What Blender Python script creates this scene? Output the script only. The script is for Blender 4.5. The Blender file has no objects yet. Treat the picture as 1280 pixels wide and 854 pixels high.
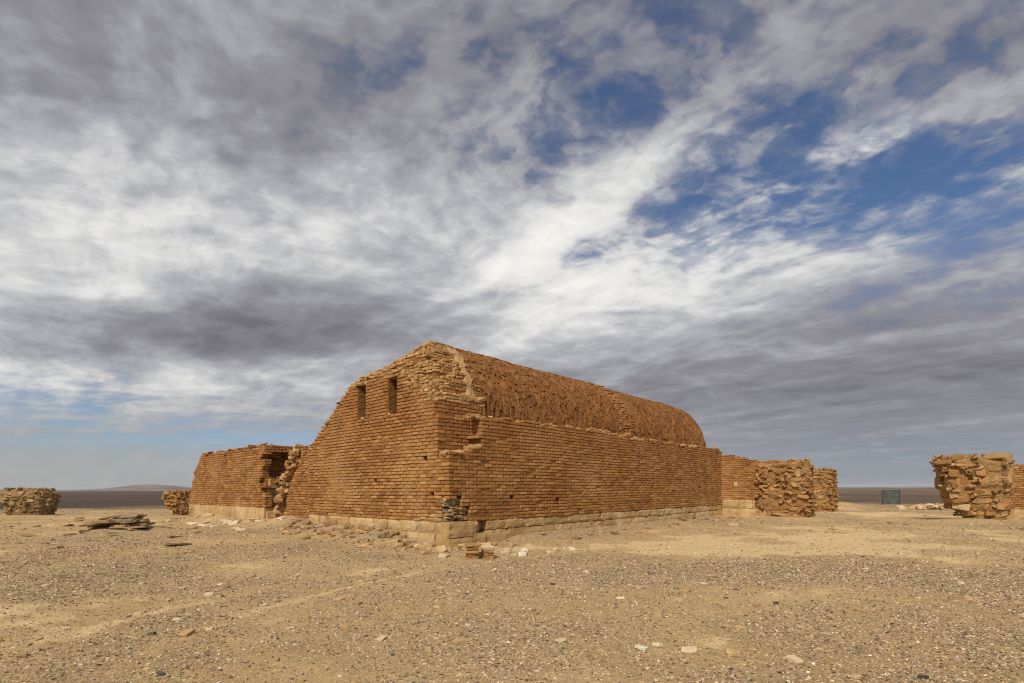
import bpy, bmesh, math, random
import numpy as np
from mathutils import Vector, Matrix, Euler
random.seed(7); RNG = np.random.default_rng(11)
S = bpy.context.scene
COL = S.collection

# ------------------------------------------------------------------ camera
CAMZ = 1.5
cam = bpy.data.cameras.new('camera'); cam_o = bpy.data.objects.new('camera', cam); COL.objects.link(cam_o)
cam.sensor_width = 36; cam.lens = 36 * 650 / 1280; cam.shift_y = 185 / 1280
cam.clip_start = 0.1; cam.clip_end = 40000
cam_o.location = (0, 0, CAMZ); cam_o.rotation_euler = (math.radians(90), 0, 0)
cam_o.rotation_euler = (Matrix.Rotation(math.radians(0.2), 3, 'Y') @ Matrix.Rotation(math.radians(90), 3, 'X')).to_euler()
S.camera = cam_o
S.render.engine = 'CYCLES'
S.view_settings.view_transform = 'Standard'; S.view_settings.look = 'None'
S.view_settings.exposure = 0.42; S.view_settings.gamma = 1
S.cycles.use_denoising = True; S.cycles.pixel_filter_type = 'BLACKMAN_HARRIS'; S.cycles.filter_width = 1.15
S.cycles.max_bounces = 5; S.cycles.diffuse_bounces = 3

# ------------------------------------------------------------------ node helper
class NT:
    def __init__(s, tree): s.t = tree; s.n = tree.nodes; s.l = tree.links
    def node(s, typ, **kw):
        n = s.n.new(typ)
        for k, v in kw.items(): setattr(n, k, v)
        return n
    def put(s, sock, v):
        if isinstance(v, bpy.types.NodeSocket): s.l.new(v, sock)
        elif isinstance(v, (tuple, list)) and len(v) == 3 and sock.type == 'RGBA': sock.default_value = (*v, 1)
        else: sock.default_value = v
    def m(s, op, a, b=0.0, c=None, clamp=False):
        n = s.node('ShaderNodeMath', operation=op, use_clamp=clamp)
        s.put(n.inputs[0], a); s.put(n.inputs[1], b)
        if c is not None: s.put(n.inputs[2], c)
        return n.outputs[0]
    def vm(s, op, a, b=None, scale=None):
        n = s.node('ShaderNodeVectorMath', operation=op)
        s.put(n.inputs[0], a)
        if b is not None: s.put(n.inputs[1], b)
        if scale is not None: s.put(n.inputs['Scale'], scale)
        return n.outputs['Value'] if op in ('LENGTH', 'DOT_PRODUCT', 'DISTANCE') else n.outputs[0]
    def mix(s, f, a, b, mode='MIX'):
        n = s.node('ShaderNodeMix', data_type='RGBA', blend_type=mode)
        s.put(n.inputs[0], f); s.put(n.inputs[6], a); s.put(n.inputs[7], b)
        return n.outputs[2]
    def step(s, v, lo, hi, to0=0.0, to1=1.0):
        n = s.node('ShaderNodeMapRange', interpolation_type='SMOOTHSTEP')
        s.put(n.inputs[0], v); n.inputs[1].default_value = lo; n.inputs[2].default_value = hi
        n.inputs[3].default_value = to0; n.inputs[4].default_value = to1
        return n.outputs[0]
    def noise(s, vec, scale, detail=4, rough=0.55, dist=0.0, col=False):
        n = s.node('ShaderNodeTexNoise'); s.put(n.inputs['Vector'], vec); n.inputs['Scale'].default_value = scale
        n.inputs['Detail'].default_value = detail; n.inputs['Roughness'].default_value = rough
        n.inputs['Distortion'].default_value = dist
        return n.outputs['Color' if col else 'Fac']
    def vor(s, vec, scale, feat='F1', out='Distance'):
        n = s.node('ShaderNodeTexVoronoi', feature=feat); s.put(n.inputs['Vector'], vec)
        n.inputs['Scale'].default_value = scale
        return n.outputs[out]
    def ramp(s, f, stops):
        n = s.node('ShaderNodeValToRGB'); s.put(n.inputs[0], f); e = n.color_ramp.elements
        while len(e) < len(stops): e.new(0.5)
        for el, (p, c) in zip(e, stops): el.position = p; el.color = (*c, 1)
        return n.outputs[0]
    def comb(s, x, y, z=0.0):
        n = s.node('ShaderNodeCombineXYZ'); s.put(n.inputs[0], x); s.put(n.inputs[1], y); s.put(n.inputs[2], z)
        return n.outputs[0]
    def sep(s, v):
        n = s.node('ShaderNodeSeparateXYZ'); s.put(n.inputs[0], v); return n.outputs

# ------------------------------------------------------------------ sun and sky
SUN_AZ = math.radians(-22)      # sun stands behind the camera, a little to its left
SUN_EL = math.radians(46)
sdir = Vector((math.sin(SUN_AZ) * math.cos(SUN_EL), -math.cos(SUN_AZ) * math.cos(SUN_EL), math.sin(SUN_EL)))
sun = bpy.data.lights.new('sun', 'SUN'); sun.energy = 2.9; sun.angle = math.radians(11); sun.color = (1, 0.90, 0.75)
sun_o = bpy.data.objects.new('sun', sun); COL.objects.link(sun_o)
sun_o.rotation_euler = sdir.to_track_quat('Z', 'Y').to_euler(); sun_o.location = sdir * 60

W = bpy.data.worlds.new('World'); S.world = W; W.use_nodes = True
w = NT(W.node_tree); w.n.clear()
tc = w.node('ShaderNodeTexCoord').outputs['Generated']
D = w.vm('NORMALIZE', tc); dx, dy, dz = w.sep(D)
sky = w.node('ShaderNodeTexSky', sky_type='NISHITA'); sky.sun_disc = False
sky.sun_elevation = SUN_EL; sky.sun_rotation = math.atan2(sdir.x, sdir.y)
sky.altitude = 600; sky.air_density = 1.0; sky.dust_density = 0.6; sky.ozone_density = 2.5
KP = 0.12
zz = w.m('ADD', w.m('MAXIMUM', dz, 0.0), KP)
px = w.m('DIVIDE', dx, zz); py = w.m('DIVIDE', dy, zz)
P = w.comb(px, py)                              # a point of the cloud layer overhead
def cl(x, y):                                   # the same point for a bearing (x, z) seen to the north
    u = (x - 640) / 650; v = (612 - y) / 650; n = math.sqrt(1 + u * u + v * v)
    return u / (v + KP * n), 1 / (v + KP * n)
wn = w.noise(P, 1.3, 5, 0.55, col=True)
PW = w.vm('ADD', P, w.vm('SCALE', w.vm('SUBTRACT', wn, (0.5, 0.5, 0.5)), scale=0.34))
def blob(x, y, x2, y2, width, soft=0.6, warp=True):
    """soft cloud bank between two points of the cloud layer"""
    a = Vector(cl(x, y)); b = Vector(cl(x2, y2)); c = (a + b) / 2; d = b - a
    ln = max(d.length / 2, 1e-3); ang = math.atan2(d.y, d.x)
    q = w.vm('SUBTRACT', PW if warp else P, (c.x, c.y, 0))
    qx, qy, _ = w.sep(q)
    ca, sa = math.cos(ang), math.sin(ang)
    e1 = w.m('ADD', w.m('MULTIPLY', qx, ca / (ln + width)), w.m('MULTIPLY', qy, sa / (ln + width)))
    e2 = w.m('ADD', w.m('MULTIPLY', qx, -sa / width), w.m('MULTIPLY', qy, ca / width))
    r = w.m('SQRT', w.m('ADD', w.m('MULTIPLY', e1, e1), w.m('MULTIPLY', e2, e2)))
    return w.step(r, 1 - soft, 1 + soft, 1.0, 0.0)
def total(terms):
    acc = None
    for f, k in terms:
        v = w.m('MULTIPLY', f, k); acc = v if acc is None else w.m('ADD', acc, v)
    return acc
big = w.noise(P, 0.9, 6, 0.6)
mid = w.noise(w.vm('MULTIPLY', PW, (1.0, 1.35, 1)), 3.2, 8, 0.62)
fine = w.noise(PW, 9.0, 8, 0.6)
puff = w.noise(PW, 13.0, 6, 0.5)
# streaks combed along the wind
rot = w.node('ShaderNodeMapping'); w.put(rot.inputs[0], PW); rot.vector_type = 'TEXTURE'; rot.inputs['Rotation'].default_value = (0, 0, math.radians(-48))
rot.inputs['Scale'].default_value = (2.4, 0.5, 1)
streak = w.noise(rot.outputs[0], 1.7, 8, 0.62)
# cover: 1 = closed cloud, 0 = open blue
cover = total([(big, 0.5), (w.step(mid, 0.3, 0.7), 0.55), (w.step(streak, 0.3, 0.7), 0.42), (w.step(fine, 0.3, 0.7), 0.16), (w.m('MULTIPLY', w.step(puff, 0.40, 0.62), w.step(dz, 0.25, 0.5)), 0.42),
               (blob(800, 110, 1180, 230, 0.34, 0.9), -0.36), (blob(1000, 210, 1280, 340, 0.36, 0.9), -0.28), (blob(1080, 240, 1160, 270, 0.16, 0.9), -0.18),
               (blob(830, 290, 960, 230, 0.2, 0.9), -0.2), (blob(470, 70, 500, 60, 0.05, 0.9), -0.35),
               (blob(620, 210, 760, 110, 0.14, 0.9), -0.22), (blob(700, 320, 720, 325, 0.10, 0.9), -0.3),
               (blob(1040, 175, 1075, 168, 0.05, 0.9), 0.34), (blob(1160, 130, 1210, 125, 0.05, 0.9), 0.2),
               (blob(1100, 40, 1280, 30, 0.12, 0.9), 0.30), (blob(1240, 110, 1290, 105, 0.05, 0.9), 0.22),
               (blob(610, 340, 815, 200, 0.08, 0.95), 0.36), (blob(100, 120, 330, 330, 1.1, 0.9), 0.5),
               (blob(300, 430, 300, 440, 0.9, 0.9), 0.5), (blob(900, 470, 1280, 430, 1.1, 0.9), 0.55), (blob(760, 540, 1280, 545, 1.4, 0.9), 0.6),
               (blob(180, 550, 420, 550, 0.30, 0.9), -0.55)])
cover = w.step(cover, 0.12, 1.22)
# light that comes through the clouds
lum = total([(w.m('MULTIPLY', w.step(mid, 0.2, 0.8), w.step(dz, 0.0, 0.3, 0.5, 1.0)), 0.30), (w.step(streak, 0.25, 0.75), 0.24), (w.m('MULTIPLY', w.step(puff, 0.3, 0.7), w.step(dz, 0.25, 0.5)), 0.12), (w.step(fine, 0.2, 0.8), 0.10),
             (w.step(big, 0.2, 0.8), 0.14),
             (blob(600, 345, 815, 200, 0.10, 0.95), 0.22), (blob(640, 380, 960, 310, 0.3, 0.9), 0.24),
             (blob(0, 320, 340, 285, 0.42, 0.9), 0.17), (blob(-80, 430, 60, 370, 0.7, 0.9), 0.22), (blob(540, 430, 820, 400, 0.45, 0.9), 0.20), (blob(-40, 505, 320, 490, 0.6, 0.9), 0.16),
             (blob(1045, 172, 1075, 168, 0.06, 0.9), 0.18), (blob(1150, 130, 1215, 125, 0.07, 0.9), 0.02), (blob(1000, 110, 1280, 60, 0.2, 0.9), -0.10),
             (blob(80, 50, 220, 165, 0.22, 0.9), -0.2), (blob(330, 100, 420, 160, 0.2, 0.9), -0.08), (blob(140, 428, 480, 400, 0.34, 0.6), -0.36), (blob(330, 440, 470, 425, 0.25, 0.8), -0.08),
             (blob(560, 40, 800, 60, 0.3, 0.9), -0.08),
             (blob(900, 500, 1280, 470, 0.8, 0.8), -0.18), (blob(560, 40, 1280, 20, 0.25, 0.9), -0.12), (blob(560, 520, 60, 500, 0.5, 0.9), 0.04)])
cloud = w.ramp(lum, [(0.0, (0.15, 0.145, 0.165)), (0.30, (0.265, 0.262, 0.295)), (0.52, (0.43, 0.435, 0.46)),
                     (0.74, (0.72, 0.715, 0.70)), (1.0, (0.95, 0.92, 0.87))])
low = w.step(dz, 0.0, 0.2, 1.0, 0.0)           # the far layer merges towards the horizon
side = w.step(dx, -0.6, 0.5)
cloud = w.mix(w.m('MULTIPLY', low, 0.75), cloud, w.mix(side, (0.40, 0.41, 0.39), (0.235, 0.26, 0.30)))
cover = w.m('MAXIMUM', cover, w.m('MULTIPLY', w.step(dz, 0.02, 0.13, 1.0, 0.0), 0.97))
bg_sky = w.node('ShaderNodeBackground'); w.put(bg_sky.inputs[0], w.mix(1.0, sky.outputs[0], (0.84, 0.95, 1.10), 'MULTIPLY')); bg_sky.inputs[1].default_value = 0.062
bg_cl = w.node('ShaderNodeBackground'); w.put(bg_cl.inputs[0], cloud); bg_cl.inputs[1].default_value = 0.80
ms = w.node('ShaderNodeMixShader'); w.put(ms.inputs[0], cover); w.l.new(bg_sky.outputs[0], ms.inputs[1]); w.l.new(bg_cl.outputs[0], ms.inputs[2])
wo = w.node('ShaderNodeOutputWorld'); w.l.new(ms.outputs[0], wo.inputs[0])
W.cycles.sampling_method = 'MANUAL'; W.cycles.sample_map_resolution = 512

# ------------------------------------------------------------------ numpy noise
def _hash(ix, iy, seed):
    h = (ix * 374761393 + iy * 668265263 + seed * 974634777) & 0xFFFFFFFF
    h = ((h ^ (h >> 13)) * 1274126177) & 0xFFFFFFFF
    return ((h ^ (h >> 16)) & 0xFFFF) / 65535.0
def vnoise(x, y, seed=0):
    x = np.asarray(x, float); y = np.asarray(y, float)
    ix = np.floor(x).astype(np.int64); iy = np.floor(y).astype(np.int64)
    fx = x - ix; fy = y - iy; fx = fx * fx * (3 - 2 * fx); fy = fy * fy * (3 - 2 * fy)
    a = _hash(ix, iy, seed); b = _hash(ix + 1, iy, seed); c = _hash(ix, iy + 1, seed); d = _hash(ix + 1, iy + 1, seed)
    return (a * (1 - fx) + b * fx) * (1 - fy) + (c * (1 - fx) + d * fx) * fy
def fbm(x, y, seed=0, oct=4):
    v = 0; a = 0.5; t = 0
    for o in range(oct):
        v = v + a * vnoise(x * 2 ** o + 17 * o, y * 2 ** o - 9 * o, seed + o); t += a; a *= 0.5
    return v / t
def sm(a, b, v):
    t = np.clip((v - a) / (b - a), 0, 1); return t * t * (3 - 2 * t)

# ------------------------------------------------------------------ building frame: t runs along the long wall, s along the end wall
CX, CY = -1.665, 13.7
RX, RY = 0.669, 0.743
LX, LY = -0.743, 0.669
def wp(t, s, z): return Vector((CX + RX * t + LX * s, CY + RY * t + LY * s, z))
def to_ts(x, y):
    ddx = x - CX; ddy = y - CY
    return ddx * RX + ddy * RY, ddx * LX + ddy * LY
FRAME = Matrix(((RX, LX, 0, CX), (RY, LY, 0, CY), (0, 0, 1, 0), (0, 0, 0, 1)))

def gz(x, y):
    """ground height"""
    x = np.asarray(x, float); y = np.asarray(y, float)
    r = np.hypot(x, y)
    near = 1 - sm(60, 140, r)
    h = near * ((fbm(x * 0.22, y * 0.22, 3) - 0.5) * 0.16 + (fbm(x * 1.1, y * 1.1, 5, 3) - 0.5) * 0.06 * (1 - sm(25, 50, r))
                + (fbm(x * 3.2, y * 3.2, 8, 4) - 0.5) * 0.055 * (1 - sm(14, 30, r)))
    t, s = to_ts(x, y)
    rag = 0.7 + 0.6 * fbm(x * 1.5, y * 1.5, 21, 3)
    h = h + 0.30 * rag * np.exp(-(np.clip(-t, 0, 9) / 0.8) ** 2) * sm(0.8, 3, s) * (1 - sm(18, 21, s)) * sm(2, 1, t)
    h = h + 0.16 * rag * np.exp(-((t - 0.2) / 0.9) ** 2 - ((s - 10.2) / 1.3) ** 2)
    h = h + 0.16 * rag * np.exp(-(np.clip(-s, 0, 9) / 0.5) ** 2) * sm(1.5, 3, t) * (1 - sm(19, 20, t)) * sm(1.0, .5, s)
    h = h + 0.42 * np.exp(-((x - 24.6) / 1.7) ** 2 - ((y - 38.5) / 1.3) ** 2)       # sand mound
    h = h + 0.2 * np.exp(-((x - 22.5) / 3.0) ** 2 - ((y - 39.5) / 1.5) ** 2)
    h = h + 0.30 * np.exp(-((x + 14.6) / 1.5) ** 2 - ((y - 19.6) / 0.9) ** 2)       # mound under the slabs
    h = h + 0.18 * np.exp(-((x - 20.6) / 2.2) ** 2 - ((y - 22.9) / 1.2) ** 2)
    h = h + 0.22 * np.exp(-((x - 14.2) / 2.2) ** 2 - ((y - 26.9) / 1.3) ** 2)
    h = h + 0.2 * np.exp(-((x + 28.8) / 2.4) ** 2 - ((y - 31) / 1.5) ** 2)
    h = h + sm(40, 110, r) * -0.5 * (1 - sm(200, 900, r))                             # the site stands on a slight rise
    h = h + sm(90, 400, r) * (fbm(x * 0.004, y * 0.004, 31) - 0.5) * 3.0 * (1 - sm(2500, 6000, r))
    return h
def gravel(x, y):
    """0 = bare sand, 1 = gravel cover"""
    n = fbm(x * 0.55, y * 0.55, 41, 4); n2 = fbm(x * 2.2, y * 2.2, 47, 4)
    g = 0.52 + (n - 0.5) * 1.6 + (n2 - 0.5) * 0.7
    def bump(cx, cy, ax, ay, k): return k * np.exp(-((x - cx) / ax) ** 2 - ((y - cy) / ay) ** 2)
    g = g + bump(4.2, 9.2, 3.6, 1.2, .62) + bump(7.5, 8.5, 3.0, 1.6, .45) + bump(-6.6, 8.3, 2.6, 1.2, .42)
    g = g + bump(3.6, 6.0, 2.2, 1.0, .15) + bump(-9, 11, 3, 1.4, .25)
    g = g - bump(4.8, 13.2, 3.6, 1.7, 1.1) - bump(9.5, 16.5, 4, 2.5, .5) - bump(-3.0, 10.6, 3.2, .8, .3) - bump(12, 17, 6, 4, .5) - bump(-6.8, 6.4, 1.0, .6, .5)
    g = g - bump(18, 32, 8, 6, .35) - bump(-20, 24, 6, 4, .3) - bump(-24, 30, 8, 3, .3)
    for off in (0.0, 1.25):                        # faint wheel ruts curving across the gravel
        c = -4.6 + off + 0.085 * (y - 5.0) ** 2
        g = g - 0.45 * np.exp(-((x - c) / 0.16) ** 2) * sm(3.5, 5, y) * (1 - sm(9.5, 11.5, y))
        c2 = 1.2 + off + 0.75 * (y - 4.0)
        g = g - 0.15 * np.exp(-((x - c2) / 0.18) ** 2) * (1 - sm(9, 12, y))
    t, s = to_ts(x, y)
    g = g + 0.6 * np.exp(-(np.clip(-t, 0, 9) / 0.9) ** 2) * sm(0, 1.5, s) * (1 - sm(8, 10, s)) * sm(2, 1, t)
    g = g + 0.55 * np.exp(-(np.clip(-s - .3, 0, 9) / 0.5) ** 2) * sm(.5, 2, t) * (1 - sm(17, 20, t)) * sm(1.0, .5, s)
    return np.clip(g, 0, 1)

# ------------------------------------------------------------------ materials
def new_mat(name, rough=0.95):
    m = bpy.data.materials.new(name); m.use_nodes = True
    k = NT(m.node_tree); b = m.node_tree.nodes['Principled BSDF']
    b.inputs['Roughness'].default_value = rough; b.inputs['Specular IOR Level'].default_value = 0.15
    return m, k, b
def geo_pos(k): return k.node('ShaderNodeNewGeometry').outputs['Position']
def rnd(k):
    a = k.node('ShaderNodeAttribute', attribute_name='rnd').outputs['Fac']
    o = k.node('ShaderNodeObjectInfo').outputs['Random']
    return k.m('FRACT', k.m('ADD', a, o))
def bump(k, b, h, dist, strength=1.0, prev=None):
    n = k.node('ShaderNodeBump'); n.inputs['Strength'].default_value = strength; n.inputs['Distance'].default_value = dist
    k.put(n.inputs['Height'], h)
    if prev is not None: k.l.new(prev, n.inputs['Normal'])
    k.l.new(n.outputs[0], b.inputs['Normal']); return n.outputs[0]

def masonry(name, stops, dirt=(0.12, 0.07, 0.035), pale=(0.5, 0.36, 0.2), pale_amt=0.35, bd=0.012, zfade=None, grime=0.5):
    m, k, b = new_mat(name); p = geo_pos(k)
    c = k.ramp(rnd(k), stops)
    big = k.noise(p, 0.55, 5, 0.6); mid = k.noise(p, 3.5, 6, 0.62); fin = k.noise(p, 28, 6, 0.65)
    c = k.mix(k.m('MULTIPLY', k.step(big, 0.44, 0.68), pale_amt), c, pale)
    if zfade:
        z = k.sep(p)[2]
        c = k.mix(k.m('MULTIPLY', k.step(k.m('ADD', z, k.m('MULTIPLY', k.m('SUBTRACT', big, 0.5), 3.0)), zfade[0], zfade[1]), zfade[3]), c, zfade[2])
    c = k.mix(k.m('MULTIPLY', k.step(mid, 0.50, 0.74), grime), c, dirt)
    c = k.mix(k.m('MULTIPLY', k.step(k.noise(p, 1.3, 5, 0.6), 0.52, 0.72), grime * .8), c, dirt)
    c = k.mix(0.45, c, k.ramp(fin, [(0.25, (0.25, 0.25, 0.25)), (0.5, (0.5, 0.5, 0.5)), (0.75, (0.78, 0.77, 0.75))]), 'OVERLAY')
    k.put(b.inputs['Base Color'], c)
    h = k.m('ADD', k.m('MULTIPLY', k.noise(p, 14, 7, 0.65), 1.0), k.m('MULTIPLY', k.noise(p, 60, 4, 0.6), 0.35))
    bump(k, b, h, bd, 0.9)
    return m
BR = [(0.0, (0.23, 0.100, 0.032)), (0.3, (0.32, 0.148, 0.046)), (0.75, (0.385, 0.185, 0.061)), (1.0, (0.47, 0.262, 0.10))]
M_brick = masonry('fired_brick', BR, zfade=(2.0, 4.2, (0.33, 0.14, 0.047), 0.45), pale=(0.50, 0.30, 0.125), pale_amt=0.55, grime=0.36)
M_brickpale = masonry('mud_coated_brick', [(0, (0.34, 0.185, 0.07)), (0.5, (0.45, 0.265, 0.105)), (1, (0.52, 0.34, 0.15))], pale_amt=0.4, bd=0.02)
M_mortar = masonry('mud_mortar', [(0, (0.23, 0.108, 0.037)), (1, (0.28, 0.135, 0.048))], pale=(0.32, 0.18, 0.075), pale_amt=0.4, bd=0.02)
M_vault = masonry('vault_brick', [(0, (0.15, 0.062, 0.020)), (0.5, (0.215, 0.092, 0.029)), (1, (0.30, 0.138, 0.045))], pale=(0.31, 0.16, 0.058), pale_amt=0.45, bd=0.02)
M_plaster = masonry('mud_plaster', [(0, (0.42, 0.26, 0.11)), (1, (0.47, 0.30, 0.135))], pale_amt=0.25, bd=0.05, grime=0.5)
M_stone = masonry('plinth_stone', [(0, (0.40, 0.25, 0.105)), (0.5, (0.47, 0.31, 0.14)), (1, (0.54, 0.38, 0.19))], pale=(0.62, 0.48, 0.29), pale_amt=0.7, bd=0.02, grime=0.5)
M_plinth = masonry('plinth_mortar', [(0, (0.33, 0.2, 0.08)), (1, (0.38, 0.24, 0.10))], bd=0.02)
M_rubble = masonry('rubble_stone', [(0, (0.26, 0.122, 0.040)), (0.3, (0.37, 0.188, 0.066)), (0.7, (0.44, 0.245, 0.092)), (0.93, (0.53, 0.345, 0.15)), (1, (0.56, 0.41, 0.22))], bd=0.05, grime=0.6)
M_rubblefill = masonry('rubble_mortar', [(0, (0.29, 0.155, 0.056)), (1, (0.38, 0.22, 0.085))], bd=0.08, grime=0.5)
M_dull = masonry('dull_rubble_stone', [(0, (0.20, 0.125, 0.06)), (0.5, (0.32, 0.20, 0.095)), (1, (0.46, 0.33, 0.19))], bd=0.03, grime=0.5)
M_grey = masonry('grey_slab_stone', [(0, (0.17, 0.145, 0.10)), (0.6, (0.27, 0.225, 0.145)), (1, (0.40, 0.33, 0.22))], bd=0.02)
M_pale = masonry('pale_limestone', [(0, (0.50, 0.38, 0.23)), (0.5, (0.58, 0.47, 0.31)), (1, (0.70, 0.62, 0.48))], bd=0.006, grime=0.25)
M_tan = masonry('tan_limestone', [(0, (0.36, 0.23, 0.11)), (1, (0.50, 0.34, 0.17))], bd=0.006, grime=0.3)
M_flint = masonry('dark_flint', [(0, (0.05, 0.045, 0.045)), (1, (0.13, 0.105, 0.09))], pale=(0.2, 0.16, 0.12), bd=0.004, grime=0.2)
def pebble_mat():
    m, k, b = new_mat('gravel', 0.9); p = geo_pos(k)
    c = k.ramp(rnd(k), [(0.0, (0.05, 0.045, 0.045)), (0.10, (0.12, 0.095, 0.08)), (0.24, (0.28, 0.19, 0.105)), (0.55, (0.45, 0.315, 0.165)),
                        (0.8, (0.55, 0.405, 0.23)), (0.94, (0.60, 0.49, 0.35)), (1.0, (0.74, 0.67, 0.56))])
    c = k.mix(0.35, c, k.ramp(k.noise(p, 60, 4), [(0.3, (0.3, 0.3, 0.3)), (0.7, (0.72, 0.7, 0.68))]), 'OVERLAY')
    k.put(b.inputs['Base Color'], c); bump(k, b, k.noise(p, 90, 4), 0.004)
    return m
M_pebble = pebble_mat()
def ground_mat():
    m, k, b = new_mat('desert_ground', 1.0); p = geo_pos(k)
    x, y, z = k.sep(p)
    g = k.node('ShaderNodeAttribute', attribute_name='gravel').outputs['Fac']
    n1 = k.noise(p, 0.35, 6, 0.6); n2 = k.noise(p, 2.2, 6, 0.6); n3 = k.noise(p, 16, 6, 0.65)
    sand = k.mix(k.step(n1, 0.35, 0.68), (0.52, 0.355, 0.16), (0.60, 0.425, 0.21))
    sand = k.mix(k.m('MULTIPLY', k.step(n2, 0.5, 0.75), 0.55), sand, (0.40, 0.265, 0.135))
    grav = k.mix(k.step(n2, 0.3, 0.7), (0.30, 0.21, 0.122), (0.41, 0.29, 0.16))
    sand = k.mix(k.step(g, 0.12, 0.0), sand, (0.68, 0.50, 0.26))
    c = k.mix(k.m('MULTIPLY', g, 0.85), sand, grav)
    # fine grit: single grains of light and dark stone
    for sc, lo in ((17, 0.24), (34, 0.32), (70, 0.38), (140, 0.40)):
        cell = k.vor(p, sc, out='Color'); d = k.vor(p, sc); cr = k.sep(cell)
        on = k.m('MULTIPLY', k.step(d, lo, lo - 0.12), k.m('LESS_THAN', cr[1], k.m('ADD', k.m('MULTIPLY', g, 0.40), 0.22)))
        gc = k.ramp(cr[0], [(0, (0.07, 0.06, 0.06)), (0.25, (0.19, 0.15, 0.12)), (0.55, (0.36, 0.26, 0.16)), (0.85, (0.52, 0.4, 0.26)), (1, (0.7, 0.62, 0.5))])
        c = k.mix(k.m('MULTIPLY', on, 0.8), c, gc)
    c = k.mix(0.4, c, k.ramp(n3, [(0.3, (0.3, 0.3, 0.3)), (0.7, (0.7, 0.7, 0.7))]), 'OVERLAY')
    # the plain beyond the site: dark flint with paler sand flats
    r = k.vm('LENGTH', k.comb(x, y))
    st = k.node('ShaderNodeMapping'); k.put(st.inputs[0], p); st.inputs['Scale'].default_value = (0.35, 1.0, 1)
    f1 = k.noise(st.outputs[0], 0.022, 6, 0.6); f2 = k.noise(p, 0.4, 5, 0.65)
    far = k.mix(k.step(f1, 0.42, 0.66), (0.11, 0.075, 0.055), (0.30, 0.20, 0.115))
    far = k.mix(k.m('MULTIPLY', k.step(k.m('ADD', x, k.m('MULTIPLY', k.m('SUBTRACT', f1, 0.5), 90)), 20, -60), 0.75), far, (0.06, 0.045, 0.04))
    far = k.mix(k.step(r, 500, 2500), far, k.mix(k.step(f1, 0.5, 0.7), (0.055, 0.045, 0.045), (0.15, 0.11, 0.085)))
    far = k.mix(k.m('MULTIPLY', k.step(f2, 0.45, 0.7), 0.5), far, (0.06, 0.045, 0.038))
    edge = k.step(k.m('ADD', r, k.m('MULTIPLY', k.m('SUBTRACT', k.noise(st.outputs[0], 0.12, 6, 0.65), 0.5), 70)), 40, 75)
    c = k.mix(edge, c, far)
    k.put(b.inputs['Base Color'], c)
    h = k.m('ADD', k.m('MULTIPLY', k.noise(p, 9, 8, 0.7), 1.0), k.m('MULTIPLY', k.vor(p, 70), -0.25))
    bump(k, b, h, 0.05, 1.0)
    return m
M_ground = ground_mat()

# ------------------------------------------------------------------ mesh helpers
def raw_mesh(name, verts, faces, n, rnds=None):
    """verts (V,3), faces (F,n) of equal size n"""
    me = bpy.data.meshes.new(name)
    verts = np.asarray(verts, np.float32); faces = np.asarray(faces, np.int32)
    me.vertices.add(len(verts)); me.vertices.foreach_set('co', verts.ravel())
    me.loops.add(faces.size); me.loops.foreach_set('vertex_index', faces.ravel())
    me.polygons.add(len(faces)); me.polygons.foreach_set('loop_start', np.arange(0, faces.size, n, dtype=np.int32))
    me.update(calc_edges=True); me.validate()
    me.polygons.foreach_set('use_smooth', np.zeros(len(me.polygons), bool))
    if rnds is not None:
        a = me.attributes.new('rnd', 'FLOAT', 'POINT'); a.data.foreach_set('value', np.asarray(rnds, np.float32))
    return me
def link(name, me, mat, parent=None, kind=None, label=None, cat=None, group=None):
    o = bpy.data.objects.new(name, me); COL.objects.link(o)
    if mat and me is not None and not me.materials: me.materials.append(mat)
    if parent: o.parent = parent
    if kind or label: o['kind'] = kind or 'thing'
    if label: o['label'] = label
    if cat: o['category'] = cat
    if group: o['group'] = group
    return o
def thing(name, label, cat, loc=(0, 0, 0), group=None):
    o = bpy.data.objects.new(name, None); COL.objects.link(o); o.location = loc; o.empty_display_size = 0.3
    o['label'] = label; o['category'] = cat; o['kind'] = 'thing'
    if group: o['group'] = group
    return o

# a brick: box with a worn front (front is -y); 12 vertices, 10 quads
BV = np.array([[-.5, -.5, -.5], [.5, -.5, -.5], [.5, -.5, .5], [-.5, -.5, .5], [-.5, .5, -.5], [.5, .5, -.5], [.5, .5, .5], [-.5, .5, .5],
               [-.5, -.5, -.5], [.5, -.5, -.5], [.5, -.5, .5], [-.5, -.5, .5]])
BF = np.array([[8, 9, 10, 11], [0, 1, 9, 8], [1, 2, 10, 9], [2, 3, 11, 10], [3, 0, 8, 11], [1, 0, 4, 5], [2, 1, 5, 6], [3, 2, 6, 7], [0, 3, 7, 4], [5, 4, 7, 6]])
def brick_verts(size, jit, wear):
    """size (N,3) -> (N,12,3) local vertices"""
    N = len(size); v = BV[None] * size[:, None, :]
    v = v + RNG.uniform(-1, 1, (N, 12, 3)) * jit
    wr = wear * RNG.uniform(0.6, 1.4, (N, 1))
    v[:, 0:4, 1] += wr * 1.2
    for i in range(8, 12):
        v[:, i, 0] -= np.sign(BV[i, 0]) * wr[:, 0]; v[:, i, 2] -= np.sign(BV[i, 2]) * wr[:, 0] * 0.9
    return v
def bricks_mesh(name, pos, rot, size, jit=0.006, wear=0.012):
    v = brick_verts(size, jit, wear)
    v = np.einsum('nij,nkj->nki', rot, v) + pos[:, None, :]
    N = len(pos); f = (BF[None] + (np.arange(N) * 12)[:, None, None]).reshape(-1, 4)
    return raw_mesh(name, v.reshape(-1, 3), f, 4, np.repeat(RNG.random(N), 12))
BRICK_VARIANTS = []
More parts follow.
